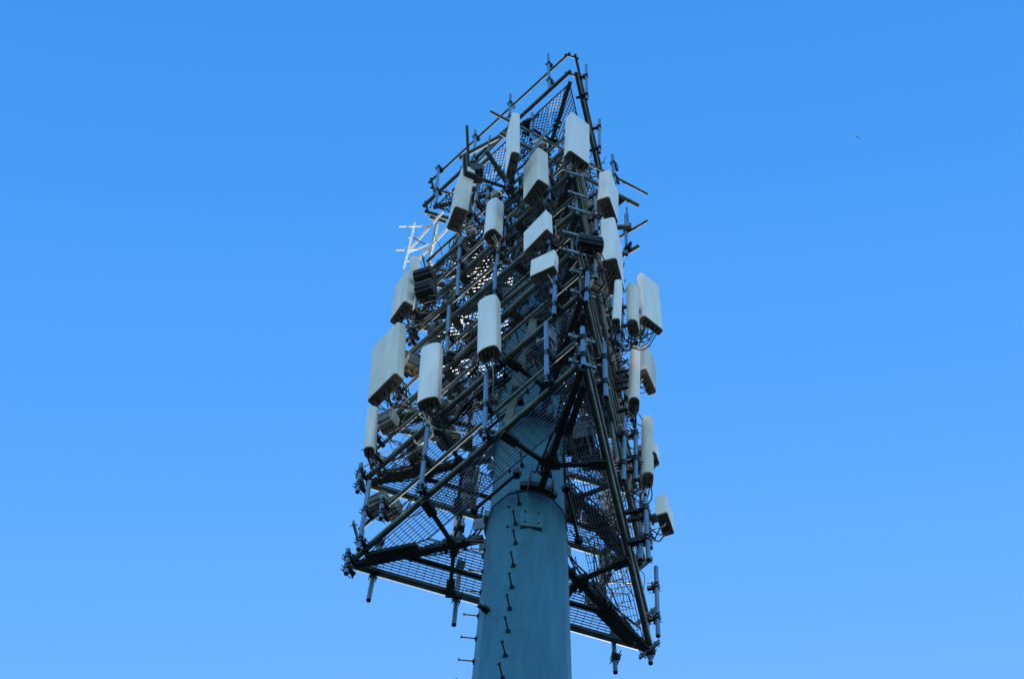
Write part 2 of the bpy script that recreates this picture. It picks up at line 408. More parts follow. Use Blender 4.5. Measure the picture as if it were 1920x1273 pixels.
    # posts & plates at the corners
    for k in range(3):
        a = th + 2 * math.pi * k / 3; dv = Vector((math.cos(a), math.sin(a), 0)); sv = Vector((-dv.y, dv.x, 0))
        for zz in (0, upz):
            if ext < 0: continue
            if ext > 0:
                mb = MB(); c = C[k] + dv * .06 + Vector((0, 0, zz)); mb.tube(c - sv * .17, c + sv * .17, .028, n=10)
            else:
                mb = MB(); mb.box(C[k] - dv * .03 + Vector((0, 0, zz)), .012, .19, .055, (dv, sv, UPV))
                for q in (-.13, .13): mb.tube(C[k] - dv * .08 + sv * q + Vector((0, 0, zz)), C[k] + dv * .03 + sv * q + Vector((0, 0, zz)), .012, n=6)
            mb.build('corner_plate', 'plate' if ext == 0 else 'tube', o)
    for k in range(3):
        if idx == 7 and k == 0: continue
        a = th + 2 * math.pi * k / 3; dv = Vector((math.cos(a), math.sin(a), 0)); q = C[k] - dv * (.13 if ext == 0 else .02 if ext > 0 else .95)
        MB().tube(q - UPV * .03, q + UPV * (upz + .03), .019, n=8).build('post', 'tube', o)
    # grating band with inner beams
    inn = P.inr - .07
    def tri(r_): 
        q = 2 * r_; return [(q * math.cos(th + 2 * math.pi * k / 3), q * math.sin(th + 2 * math.pi * k / 3)) for k in range(3)]
    to = tri(inn)
    def inner_corner(k, bands):
        # meeting point of the inner edges of face k-1 and face k
        a1, a2 = R(P.az[(k - 1) % 3]), R(P.az[k]); d1, d2 = inn - bands[(k - 1) % 3], inn - bands[k]
        det = math.cos(a1) * math.sin(a2) - math.sin(a1) * math.cos(a2)
        return ((d1 * math.sin(a2) - d2 * math.sin(a1)) / det, (math.cos(a1) * d2 - math.cos(a2) * d1) / det)
    bands = [band * .85, band, band * .78] if idx else [.50, .66, .40]; ti = [inner_corner(k, bands) for k in range(3)]
    for k in range(3):
        a, b = C[k], C[(k + 1) % 3]; d = (b - a).normalized()
        poly = [to[k], to[(k + 1) % 3], ti[(k + 1) % 3], ti[k]]
        if hexm is None: continue
        mb = MB()
        if hexm: hex_grate(mb, poly, z - .01, (d.x, d.y), flat=(idx == 7))
        else: bar_grate(mb, poly, z - .01 + .0013 * k, (d.x, d.y))
        # rim bars
        for q in range(4): 
            e0, e1 = poly[q], poly[(q + 1) % 4]; mb.bar((e0[0], e0[1], z - .012), (e1[0], e1[1], z - .012), .026 if hexm else .008, .05 if hexm else .03)
        g = mb.build('grating', 'galv' if hexm else 'grate', o)
        if k != 1: continue
        mb = MB(); t2 = tri(inn - band * .5)
        mb.channel((*t2[k], z - .06), (*t2[(k + 1) % 3], z - .06), .055, .05); mb.build('joist', 'beam', o)
    PL.append(P); return P
ZL = [26.07, 28.86, 31.3, 33.75, 36.35, 38.9]
A0 = TOP_A
make_platform(ZL[0], A0, 4.40, 0, False, far_upper=False)
make_platform(ZL[1], A0 + .009, 4.52, 1, False, far_upper=False)
make_platform(ZL[2], A0 - .02, 4.30, 2, False)
make_platform(ZL[3], A0 + .02, 4.35, 3, True)
make_platform(ZL[4], A0 - .01, 4.25, 4, True)
make_platform(ZL[5], A0 + .0, 4.1, 5, True)
make_platform(40.75, R(-3.5), 4.95, 6, None, ext=-.58, upz=1.4, band=.4)
make_platform(44.41, A0 - .0035, 4.36, 7, True, ext=.2, upz=2.05, roff=.12)

# ------------------------------------------------------------------ mount pipes (parts of the platform they are clamped to)
def nearest(z):
    return min(PL, key=lambda P: abs(P.z + .45 - z))
def plat_pipe(P, xy, z0, z1, face=None, r=.034, lean=Vector((0, 0, 0))):
    mb = MB(); mb.tube((xy[0], xy[1], z0), (xy[0] + lean.x, xy[1] + lean.y, z1), r, n=14, hollow=True); o = mb.build('mount_pipe', 'pipe', P.o)
    az = R(P.az[face]) if face is not None else math.atan2(xy[1], xy[0])
    n = Vector((math.cos(az), math.sin(az), 0)); t = Vector((-n.y, n.x, 0)); d = Vector((xy[0], xy[1], 0)).dot(n) - P.inr
    zz = [P.z + q for q in (0, P.upz) if z0 + .06 < P.z + q < z1 - .06]
    if len(zz) < 2: zz = [z0 + (z1 - z0) * .25, z0 + (z1 - z0) * .7]
    for q in zz:
        c = Vector((xy[0], xy[1], q)) + lean * ((q - z0) / (z1 - z0)); mb = MB()
        for e in (-.055, .055): mb.tube(c + UPV * (e - .012), c + UPV * (e + .012), r + .011, n=12)
        b = max(.05, min(abs(d) - .03, .16 if face is None or abs((P.az[face] + 14.6 + 180) % 360 - 180) > 5 else .40)); sg = -1 if d > 0 else 1
        mb.box(c + n * sg * (r + .02), .012, .06, .075, (n, t, UPV))
        mb.bar(c + n * sg * r, c + n * sg * (r + b), .05, .07)
        for e in (-1, 1):
            for f_ in (-.055, .055): mb.tube(c + t * e * .05 + UPV * f_ + n * sg * (-.06), c + t * e * .05 + UPV * f_ + n * sg * (r + .10), .007, n=5)
        mb.build('pipe_clamp', 'clamp', o)
    return o
def pipe(u, vb, vt, face, ut=None, d=.14, lvl=None, zb=None):
    """face: 'LN' near-left, 'NR' right, 'LR' far"""
    az0 = {'LN': 225.4, 'NR': -14.6, 'LR': 105.4}[face]
    p = at_plane(u, vb, az0, 1.27 + d); z1 = z_at((p.x, p.y), vt)
    P = nearest((p.z + z1) / 2) if lvl is None else PL[lvl]
    fa = min(range(3), key=lambda k: abs((P.az[k] - az0 + 180) % 360 - 180))
    # re-seat on the true face plane of that platform
    p = at_plane(u, vb, az0 if face == 'NR' else P.az[fa], P.inr + d)
    if zb is not None: p = at_z(u, vb, zb)
    z1 = z_at((p.x, p.y), vt)
    lean = Vector((0, 0, 0))
    if ut is not None: lean = at_z(ut, vt, z1) - p; lean.z = 0
    plat_pipe(P, (p.x, p.y), p.z, z1, fa, lean=lean)
for a in [(818, 383, 312, 'LN', 822), (889, 304, 245, 'LN', 891), (955, 236, 178, 'LN', 957), (1030, 168, 102, 'LN', 1028),
          (1100, 187, 123, 'NR', 1099, .14, 7, 44.0), (1124, 287, 225, 'NR', 1124, .14, 7, 44.0), (1153, 345, 291, 'LR', 1148, .14, 6, 40.9),
          (864, 350, 300, 'LN', 871), (874, 345, 298, 'LN', 877), (995, 262, 214, 'LN', 998, .14, 6, 41.6), (914, 385, 345, 'LN', 915),
          (857, 556, 408, 'LN', 865), (932, 500, 410, 'LN', 938), (926, 600, 500, 'LN', 929), (837, 671, 575, 'LN', 842), (768, 646, 606, 'LN', 771),
          (908, 822, 703, 'LN', 912), (788, 923, 803, 'LN', 802), (672, 1030, 903, 'LN', 693), (670, 922, 870, 'LN', 677), (714, 972, 930, 'LN', 717),
          (649, 1075, 1030, 'LN', 653), (1025, 718, 606, 'LN', 1024), (1039, 591, 515, 'LN', 1041), (1022, 405, 352, 'LN', 1022),
          (1099, 567, 503, 'NR', 1102, .05), (1094, 687, 615, 'NR', 1092, .02), (1136, 745, 643, 'NR', 1133), (1118, 441, 385, 'NR', 1116),
          (1169, 901, 783, 'NR', 1171), (1175, 775, 690, 'NR', 1170), (1168, 657, 560, 'NR', 1166), (1201, 1049, 926, 'NR', 1203), (1216, 1049, 935, 'NR', 1210, .3),
          (1234, 1192, 1063, 'NR', 1230), (1175, 478, 403, 'NR', 1173, .14, 6, 40.4), (1192, 900, 805, 'NR', 1192, .3), (1190, 800, 720, 'NR', 1187, .3), (1150, 640, 560, 'NR', 1147, .1),
          (1220, 1243, 1150, 'LR', None, .05), (1154, 1260, 1165, 'LR', None, .05), (851, 1171, 1050, 'LR', None, .05), (691, 1125, 1000, 'LR', None, .05)]:
    pipe(*a)

# ------------------------------------------------------------------ cables
def cable(parent, a, b, sag, r=.009, m='black', name='jumper_cable', wob=.05, n=12):
    a, b = Vector(a), Vector(b); pts = []
    w1 = Vector((random.uniform(-1, 1), random.uniform(-1, 1), random.uniform(-1, 1))) * wob
    w2 = Vector((random.uniform(-1, 1), random.uniform(-1, 1), random.uniform(-1, 1))) * wob
    L = (b - a).length
    for i in range(n + 1):
        t = i / n; p = a.lerp(b, t); p = p - UPV * (sag * 4 * t * (1 - t) * (1 - .35 * t)) + w1 * math.sin(math.pi * t) + w2 * math.sin(2 * math.pi * t)
        if i == 0: p = a
        pts.append(p)
    mb = MB().path(pts, r, 6); return mb.build(name, m, parent)

# ------------------------------------------------------------------ panels
def profile(w, d, kind, n=6):
    """outline in (x across, y depth: 0 front .. d back), ccw seen from above with front = -y"""
    pts = []
    if kind == 'D':          # bowed front
        rb = .02
        for i in range(13):
            t = math.pi * i / 12; pts.append((-w / 2 * math.cos(t), d * .36 * (1 - math.sin(t) ** .8)))
        pts += [(w / 2, d * .85), (w / 2 - .03, d), (-w / 2 + .03, d), (-w / 2, d * .85)]
    else:
        rf = min(.05 if kind == 'R' else .018, d * .4, w * .3); rb = rf * .6
        for cx, cy, a0, rr_ in ((-w / 2 + rf, rf, 180, rf), (w / 2 - rf, rf, 270, rf), (w / 2 - rb, d - rb, 0, rb), (-w / 2 + rb, d - rb, 90, rb)):
            for i in range(n):
                a = R(a0 + 90 * i / (n - 1)); pts.append((cx + rr_ * math.cos(a), cy + rr_ * math.sin(a)))
    return pts
def panel(A, B, vt, depth, kind, az, off, label, m='radome', conn=6, cables=5, group='light panel antennas', pipe_=True, seam=False, name='panel_antenna', cat='panel antenna', ut=None, drop=.35):
    """A, B: photo pixels of the front face's lower left and lower right corners; vt: row of the top edge over A"""
    pa = at_plane(A[0], A[1], az, off); pb = at_z(B[0], B[1], pa.z)
    z1 = z_at((pa.x, pa.y), vt); x = (pb - pa); x.z = 0; w = x.length; x.normalize(); n = Vector((x.y, -x.x, 0))
    c = (pa + pb) / 2; zb = pa.z; h = z1 - zb
    o = thing(name, label, cat, (c.x - n.x * depth / 2, c.y - n.y * depth / 2, zb), group)
    pf = profile(w, depth, kind)
    lean = Vector((0, 0, 0))
    if ut is not None: lean = at_z(ut, vt, z1) - pa; lean.z = 0
    def ring(z, k=1.0):
        return [Vector((c.x, c.y, z)) + lean * ((z - zb) / h) + x * px_ * k - n * ((py_ - depth / 2) * k + depth / 2) for px_, py_ in pf]
    kk = 1 - .012 / max(w, .15)
    mb = MB(); mb.loft([ring(zb + .025), ring(z1 - .02), ring(z1 - .005, kk), ring(z1, kk * .97)]); mb.build('radome', m, o, 30)
    mb = MB(); mb.loft([ring(zb, .965), ring(zb + .008, .99), ring(zb + .034, .99)]); mb.build('end_cap', 'cap', o, 30)
    if seam:
        mb = MB(); q = Vector((c.x, c.y, 0)) + x * (w * .1) + n * .001; mb.box(q + UPV * (zb + h / 2), .002, .003, h / 2 - .03, (x, n, UPV)); mb.build('seam', 'rru', o)
    # connectors in two rows and their jumpers
    cs = []
    for i in range(conn):
        t = (i % ((conn + 1) // 2) + .6) / ((conn + 1) // 2 + .2); row = i // ((conn + 1) // 2)
        q = Vector((c.x, c.y, zb)) + x * (t - .5) * w * .82 - n * depth * (.36 + .34 * row)
        mb = MB(); mb.tube(q + UPV * .01, q - UPV * .035, .021, n=8); mb.tube(q - UPV * .03, q - UPV * .11, .016, .012, n=8); mb.build('connector', 'black', o); cs.append(q - UPV * .1)
    back = Vector((c.x, c.y, 0)) - n * (depth + .13)
    for i in range(cables):
        a = cs[i % len(cs)] if cs else Vector((c.x, c.y, zb)); 
        inward = Vector((-back.x, -back.y, 0)).normalized()
        b = Vector((back.x, back.y, zb + random.uniform(-.25, .5))) + inward * random.uniform(.05, .5) + x * random.uniform(-.12, .12)
        cable(o, a, b, drop + random.uniform(.0, .25), r=random.choice((.008, .010, .012)), m='black' if random.random() < .93 else 'rru')
    # brackets
    for f_ in ((.2, .8) if h > .9 else (.5,)):
        mb = MB(); q = Vector((c.x, c.y, zb + h * f_)) + lean * f_ - n * (depth - .01)
        mb.box(q - n * .05, .05, .05, .05, (n, x, UPV)); mb.box(q - n * .12, .015, .08, .05, (n, x, UPV)); mb.build('bracket', 'clamp', o)
    if pipe_:
        P = nearest((zb + z1) / 2); xy = (back.x - n.x * .03, back.y - n.y * .03)
        a0, a1 = zb + .12, z1 - .06
        if h < 1.3: a0, a1 = zb - .35, z1 + .35
        a0 = min(a0, P.z - .15); a1 = max(a1, P.z + .3) if a0 > P.z - 1.5 else a1
        plat_pipe(P, xy, max(a0, zb - .6), min(a1, z1 + .25), lean=lean * .9, face=min(range(3), key=lambda k: abs((P.az[k] - math.degrees(math.atan2(n.y, n.x)) + 180) % 360 - 180)))
    o['dbg'] = "w %.2f d %.2f h %.2f z %.1f r %.2f naz %.0f" % (w, depth, h, zb, math.hypot(c.x, c.y), math.degrees(math.atan2(n.y, n.x)))
    o['_x'] = tuple(x); o['_n'] = tuple(n); o['_g'] = (w, h, depth, c.x, c.y, zb)
    return o
LN, NR, LR = 225.4, -14.6, 105.4
PN = []
UT = {687: 697, 729: 738, 779: 787, 891: 893, 902: 908, 836: 853, 959: 960, 979: 980, 1068: 1071, 1142: 1144, 1156: 1152, 1147: 1152,
      1173: 1173, 1207: 1202, 1179: 1182, 1211: 1212, 1204: 1205, 1229: 1229, 1251: 1249, 680: 688, 981: 981, 993: 995, 768: 769}
def addp(*a, **k): o = panel(*a, ut=UT.get(a[0][0]), **k); PN.append(o); return o
addp((687, 752), (741, 698), 652, .20, 'R', LN, 1.80, 'widest flat panel antenna, at the far left edge of the tower above the slim one', 'radome_old', 8, 8)
addp((729, 604), (758, 563), 541, .20, 'R', LN, 1.85, 'upper left panel antenna with dark underside, next to the black radio unit', 'radome_old', 8, 6)
addp((779, 753), (819, 740), 650, .20, 'D', LN, 1.75, 'bow-fronted panel antenna right of the widest panel', 'radome', 8, 8)
addp((891, 661), (929, 643), 564, .22, 'D', LN, 1.75, 'bow-fronted panel antenna in the very centre, in front of the long rails', 'radome', 8, 7)
addp((902, 444), (924, 425), 384, .28, 'D', LN, 1.75, 'bow-fronted panel antenna with a small white box above its top, upper centre', 'radome', 8, 5)
addp((836, 430), (853, 386), 350, .28, 'R', LN, 1.7, 'leaning grey panel antenna at the upper left, seen nearly edge-on from below', 'radome_old', 6, 5)
addp((959, 284), (976, 288), 210, .52, 'R', -90, 2.7, 'tall narrow panel antenna near the top with a big underside, left of the mast tip', 'radome', 8, 6)
addp((979, 378), (1009, 335), 316, .24, 'R', LN, 1.75, 'panel antenna with a vertical seam, just below the top pair', 'radome_old', 8, 6, seam=True)
addp((1068, 281), (1107, 310), 209, .20, 'R', -55, 2.45, 'wide panel antenna at the upper right with cables spilling from its speckled underside', 'radome', 8, 9)
addp((1142, 368), (1160, 420), 317, .24, 'R', -90, 1.55, 'upper of the two long panel antennas on the right face', 'radome', 8, 6)
addp((1156, 483), (1172, 549), 406, .26, 'R', -90, 1.95, 'lower of the two long panel antennas on the right face', 'radome', 8, 6)
addp((1147, 598), (1162, 597), 524, .22, 'R', -90, 2.05, 'thin white strip panel antenna tucked under the long right-hand panel', 'radome', 4, 3)
addp((1173, 601), (1194, 597), 532, .28, 'D', -90, 1.5, 'round-topped panel antenna beside the widest right-hand panel', 'radome_old', 6, 5)
addp((1207, 590), (1245, 620), 509, .13, 'R', -45, 2.1, 'broad panel antenna standing out against the sky on the right', 'radome', 8, 9)
addp((1179, 744), (1200, 745), 645, .28, 'D', NR, 1.95, 'tall round-fronted panel antenna below the broad right-hand one', 'radome', 6, 6)
addp((1211, 690), (1232, 737), 642, .16, 'R', NR, 2.35, 'tapering panel antenna with black underside partly hidden on the right', 'radome_grey', 6, 6)
addp((1204, 884), (1227, 886), 777, .26, 'D', NR, 2.2, 'lone tall round-cornered panel antenna low on the right side', 'radome_old', 4, 4)
addp((1229, 846), (1238, 873), 826, .12, 'R', NR, 2.6, 'sliver of a panel antenna peeking out behind the lone tall one on the right', 'radome', 4, 2)
addp((1251, 960), (1265, 1001), 925, .17, 'B', NR, 2.7, 'box-shaped antenna with open heatsink back, lowest on the right', 'radome', 4, 4)
addp((680, 839), (700, 836), 762, .17, 'D', LN, 1.9, 'slim panel antenna hanging lowest at the left edge', 'radome_old', 4, 4)
addp((981, 474), (1025, 429), 437, .14, 'B', LN, 1.75, 'upper of the two small square panel antennas in the middle', 'radome', 4, 4)
addp((993, 519), (1039, 498), 488, .15, 'B', LN, 1.70, 'lower of the two small square panel antennas in the middle', 'radome', 4, 4)
addp((768, 530), (786, 530), 480, .18, 'B', LN, 1.35, 'plain slab antenna rising behind the upper left panel', 'radome_old', 4, 2)
# far-side panels, seen from behind through the gratings
addp((893, 955), (862, 955), 893, .2, 'R', LR, 1.7, 'dark-backed panel antenna seen through the left grating beside the mast', 'rru', 4, 4, group='panel antennas on the far side')
addp((860, 1040), (842, 1036), 985, .2, 'D', LR, 1.7, 'pale slim panel antenna behind the lowest left arm', 'radome_old', 4, 4, group='panel antennas on the far side')
addp((1160, 1010), (1128, 1002), 905, .2, 'R', LR, 1.7, 'big panel antenna glimpsed through the right-hand grating', 'radome_old', 6, 5, group='panel antennas on the far side')
addp((1140, 1100), (1122, 1096), 1060, .2, 'D', LR, 1.6, 'small panel antenna with hanging cables above the lowest right grating', 'radome_old', 4, 5, group='panel antennas on the far side')
addp((1112, 800), (1085, 790), 690, .2, 'R', LR, 1.7, 'panel antenna on the far side just right of the mast', 'rru', 4, 4, group='panel antennas on the far side')
addp((858, 730), (838, 724), 690, .2, 'B', LR, 1.7, 'white box antenna seen through the grating right of the bow-fronted panel', 'white', 4, 4, group='panel antennas on the far side')
addp((1045, 362), (1066, 352), 335, .12, 'B', -90, .9, 'small white panel antenna between the cables near the top', 'white', 4, 4, group='panel antennas on the far side')

# ------------------------------------------------------------------ remote radio units
def rru(c, az, w, h, d, label, m='rru', cables=3, handle=True, group='remote radio units', back=None):
    n = Vector((math.cos(R(az)), math.sin(R(az)), 0)); x = Vector((-n.y, n.x, 0)); c = Vector(c)
    o = thing('radio_unit', label, 'radio unit', c - UPV * h / 2, group); mb = MB()
    rf = .02; pf = []
    for cx, cy, a0 in ((w / 2 - rf, d / 2 - rf, 0), (-w / 2 + rf, d / 2 - rf, 90), (-w / 2 + rf, -d / 2 + rf, 180), (w / 2 - rf, -d / 2 + rf, 270)):
        for i in range(4):
            a = R(a0 + 30 * i); pf.append((cx + rf * math.cos(a), cy + rf * math.sin(a)))
    def ring(z, k=1): return [c + x * a * k + n * b * k + UPV * z for a, b in pf]
    mb.loft([ring(-h / 2, .92), ring(-h / 2 + .02), ring(h / 2 - .02), ring(h / 2, .94)]); mb.build('case', m, o, 40)
    mb = MB(); k = int(w / .028)       # heatsink: one comb plate with fins
    prof = [(-w / 2 + .01, 0)]
    for i in range(k):
        x0 = -w / 2 + .01 + (w - .02) * i / k; x1 = x0 + (w - .02) / k * .35; x2 = x0 + (w - .02) / k
        prof += [(x0, .045), (x1, .045), (x1, .006), (x2, .006)]
    prof += [(w / 2 - .01, 0)]
    bn = n; rings = [[c + x * a + bn * (d / 2 - .002 + b) + UPV * zz for a, b in prof] for zz in (-h / 2 + .03, h / 2 - .03)]
    mb.loft(rings, cap=False, smooth=False); mb.build('heatsink', m if m != 'tan' else 'rru', o)
    if handle:
        mb = MB(); q = c + n * (d / 2 + .05) + UPV * (h * .28); mb.path([q - x * w * .4 - n * .07, q - x * w * .4, q - x * w * .2 - UPV * .03, q + x * w * .2 - UPV * .03, q + x * w * .4, q + x * w * .4 - n * .07], .011, 6); mb.build('handle', 'rru', o)
    for i in range(max(2, cables)):
        q = c - UPV * h / 2 + x * w * (-.35 + .7 * i / max(1, max(2, cables) - 1)); mb = MB(); mb.tube(q + UPV * .01, q - UPV * .06, .016, n=8); mb.build('connector', 'black', o)
        if i < cables:
            inw = Vector((-c.x, -c.y, 0)).normalized()
            cable(o, q - UPV * .05, q + inw * random.uniform(.2, .7) + UPV * random.uniform(-.2, .6) + x * random.uniform(-.3, .3), random.uniform(.2, .5), m=random.choice(('black',) * 14 + ('rru', 'green')))
    mb = MB(); q = c - n * (d / 2 + .03); mb.box(q, .04, w * .3, h * .3, (n, x, UPV)); mb.build('mount_bracket', 'clamp', o)
    return o
def rru_px(u, v, az0, off, az, w, h, d, label, **k): return rru(at_plane(u, v, az0, off), az, w, h, d, label, **k)
rru_px(797, 523, LN, 1.75, 250, .36, .30, .28, 'large black radio unit with pale top hanging beside the upper left panel', m='rrud', cables=6)
rru_px(799, 548, LN, 1.70, 250, .34, .45, .26, 'black radio unit directly under the large black one at the upper left', m='rrud', cables=6)
rru_px(1106, 458, -90, 2.75, -80, .42, .30, .14, 'louvred radio unit with a pale frame and handle, left of the long right panel', m='rrud', cables=4)
rru_px(729, 792, LN, 1.6, 240, .26, .42, .2, 'grey radio unit beside the slim lower left panel', cables=4)
rru_px(774, 686, LN, 1.3, 300, .30, .42, .16, 'tan box between the widest panel and the bow-fronted one', m='tan', cables=3)
rru_px(883, 434, LN, 1.35, 250, .2, .22, .1, 'small white box behind the upper centre rails', m='white', cables=1, handle=False)
rru_px(931, 366, LN, 1.5, 235, .2, .12, .12, 'small white box on top of the upper centre bow-fronted panel', m='white', cables=1, handle=False)
rru_px(1014, 272, LN, .9, 250, .3, .35, .15, 'rounded pale radio unit behind the seam-fronted panel near the top', m='white', cables=3, handle=False)
rru_px(712, 945, LN, 1.1, 240, .3, .3, .2, 'open-backed radio unit below the second platform at the left corner', m='rru', cables=3)
rru_px(735, 955, LN, .9, 240, .26, .34, .2, 'second radio unit just right of the open-backed one at the left corner', m='rru', cables=3)
rru_px(1116, 540, NR, 1.3, -60, .22, .3, .16, 'stacked grey radio units centre on the right face beside a blue-grey pipe', m='rru', cables=4)
rru_px(1110, 390, NR, 1.2, -75, .2, .5, .12, 'upright olive radio unit near the white bracket in the upper tangle', m='rru', cables=4)
# dark units on the inner side of each platform's rails
face_nm = {0: 'right', 1: 'far', 2: 'near-left'}
place_nm = ['first', 'second', 'third', 'fourth']
for P in PL:
    if P.idx in (0,): spots = [(1, .45), (1, .2), (0, .3)]
    elif P.idx == 6: spots = [(0, .3), (0, .7), (1, .3), (1, .7), (2, .4)]
    elif P.idx == 7: spots = [(1, .35), (1, .7)]
    else: spots = [(0, .15), (0, .4), (0, .65), (1, .2), (1, .5), (1, .8), (2, .2), (2, .5), (2, .78)]
    cnt = {}
    for f_, t in spots:
        a, b = P.C[f_], P.C[(f_ + 1) % 3]; n = Vector((math.cos(R(P.az[f_])), math.sin(R(P.az[f_])), 0)); cnt[f_] = cnt.get(f_, 0) + 1
        h = random.uniform(.4, .6); c = a.lerp(b, t) - n * random.uniform(.16, .3) + UPV * (random.uniform(.25, .8) if f_ != 1 else random.uniform(.4, .9))
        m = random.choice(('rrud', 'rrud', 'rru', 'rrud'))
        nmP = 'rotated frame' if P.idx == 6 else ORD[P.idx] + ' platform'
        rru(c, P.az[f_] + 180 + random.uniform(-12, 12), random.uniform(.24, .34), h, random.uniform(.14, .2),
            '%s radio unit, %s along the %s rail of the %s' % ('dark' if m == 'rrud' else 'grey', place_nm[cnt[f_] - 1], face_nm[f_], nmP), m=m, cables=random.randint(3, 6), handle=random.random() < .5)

# ------------------------------------------------------------------ side frame, sunlit, far left
sf = thing('side_frame', 'white sunlit antenna frame sticking out to the left of the upper platforms', 'mounting frame', at_z(790, 470, 41.0))
def seg(p, q, z0, z1, r, nm_, m='frp'):
    a = at_z(p[0], p[1], z0); b = at_z(q[0], q[1], z1); mb = MB().tube(a, b, r, n=10, cap=False); mb.build(nm_, m, sf); return a, b
zu, zlw = 41.9, 41.0
seg((830, 398), (766, 470), zu, zu, .028, 'rail'); seg((838, 430), (784, 487), zlw, zlw, .028, 'rail')
seg((748, 425), (806, 424), zu, zu, .017, 'cross_tube'); seg((742, 469), (800, 467), zlw, zlw, .017, 'cross_tube')
seg((796, 505), (815, 494), zlw - .5, zlw - .5, .015, 'cross_tube')
def vpost(u, vb, vt, z0, r=.025, m='frp', nm_='post'):
    a = at_z(u, vb, z0); z1 = z_at((a.x, a.y), vt); MB().tube(a, (a.x, a.y, z1), r, n=10).build(nm_, m, sf)
vpost(757, 505, 419, 40.2); vpost(801, 503, 420, 40.2, m='tan'); vpost(805, 500, 422, 40.2)
seg((765, 446), (774, 446), 41.4, 41.4, .012, 'brace'); seg((774, 446), (800, 460), 41.4, 41.4, .014, 'brace', 'tube'); seg((762, 476), (806, 457), zlw, zlw + .3, .016, 'brace')
seg((760, 490), (768, 490), 40.6, 40.6, .012, 'brace')

# ------------------------------------------------------------------ extra diagonal tubes and trunk cables in the tangle
def ztube(p, q, z0, z1, r, P, nm_='brace', m='tube', n=10):
    mb = MB().tube(at_z(p[0], p[1], z0), at_z(q[0], q[1], z1), r, n=n, hollow=r > .03); return mb.build(nm_, m, P.o)
ztube((814, 515), (862, 443), 39.0, 39.6, .032, PL[5]); ztube((798, 601), (862, 553), 34.9, 34.9, .05, PL[3])
ztube((935, 527), (996, 481), 34.2, 34.2, .055, PL[3]); ztube((938, 573), (1005, 521), 32.6, 32.6, .055, PL[2])
ztube((806, 407), (836, 417), 43.2, 43.2, .05, PL[7]); ztube((880, 330), (921, 294), 42.6, 42.6, .05, PL[6])
ztube((862, 297), (957, 246), 43.2, 43.2, .05, PL[6]); ztube((880, 320), (950, 250), 42.9, 42.9, .03, PL[6])
ztube((1043, 388), (1065, 365), 40.4, 40.4, .06, PL[5]); ztube((1045, 478), (1067, 464), 37.2, 37.2, .06, PL[4])
ztube((1040, 545), (1078, 520), 33.5, 33.5, .04, PL[3]); ztube((965, 240), (1010, 215), 44.3, 44.3, .04, PL[7])
# big near-side diagonal (kicker) and column in front of the mast
kb = MB().bar(at_plane(1000, 605, LN, 1.0), at_plane(950, 800, LN, .75), .13, .11, Vector((1, 0, 0))); kb.build('diagonal_beam', 'tube', PL[1].o)
for k, (p, q, z0, z1) in enumerate([((1020, 250), (990, 300), 41, 39), ((1128, 700), (1158, 860), 30, 28)]):
    ztube(p, q, z0, z1, .03, PL[1 if k else 5], 'guard_tube')
tc = thing('cable_bundle', 'thick bundle of black feeder cables strapped up the right side of the mast', 'cable bundle', (0, 0, 24))
for i in range(12):
    a0 = R(22 + 5.2 * i); pts = []
    for j in range(60):
        z = 24.8 + j * .32; q = pole_r(z) + .05 + .03 * (i % 2); a = a0 + .05 * math.sin(j * .35 + i)
        pts.append((q * math.cos(a), q * math.sin(a), z))
    MB().path(pts, .02, 6).build('feeder_cable', 'black', tc)
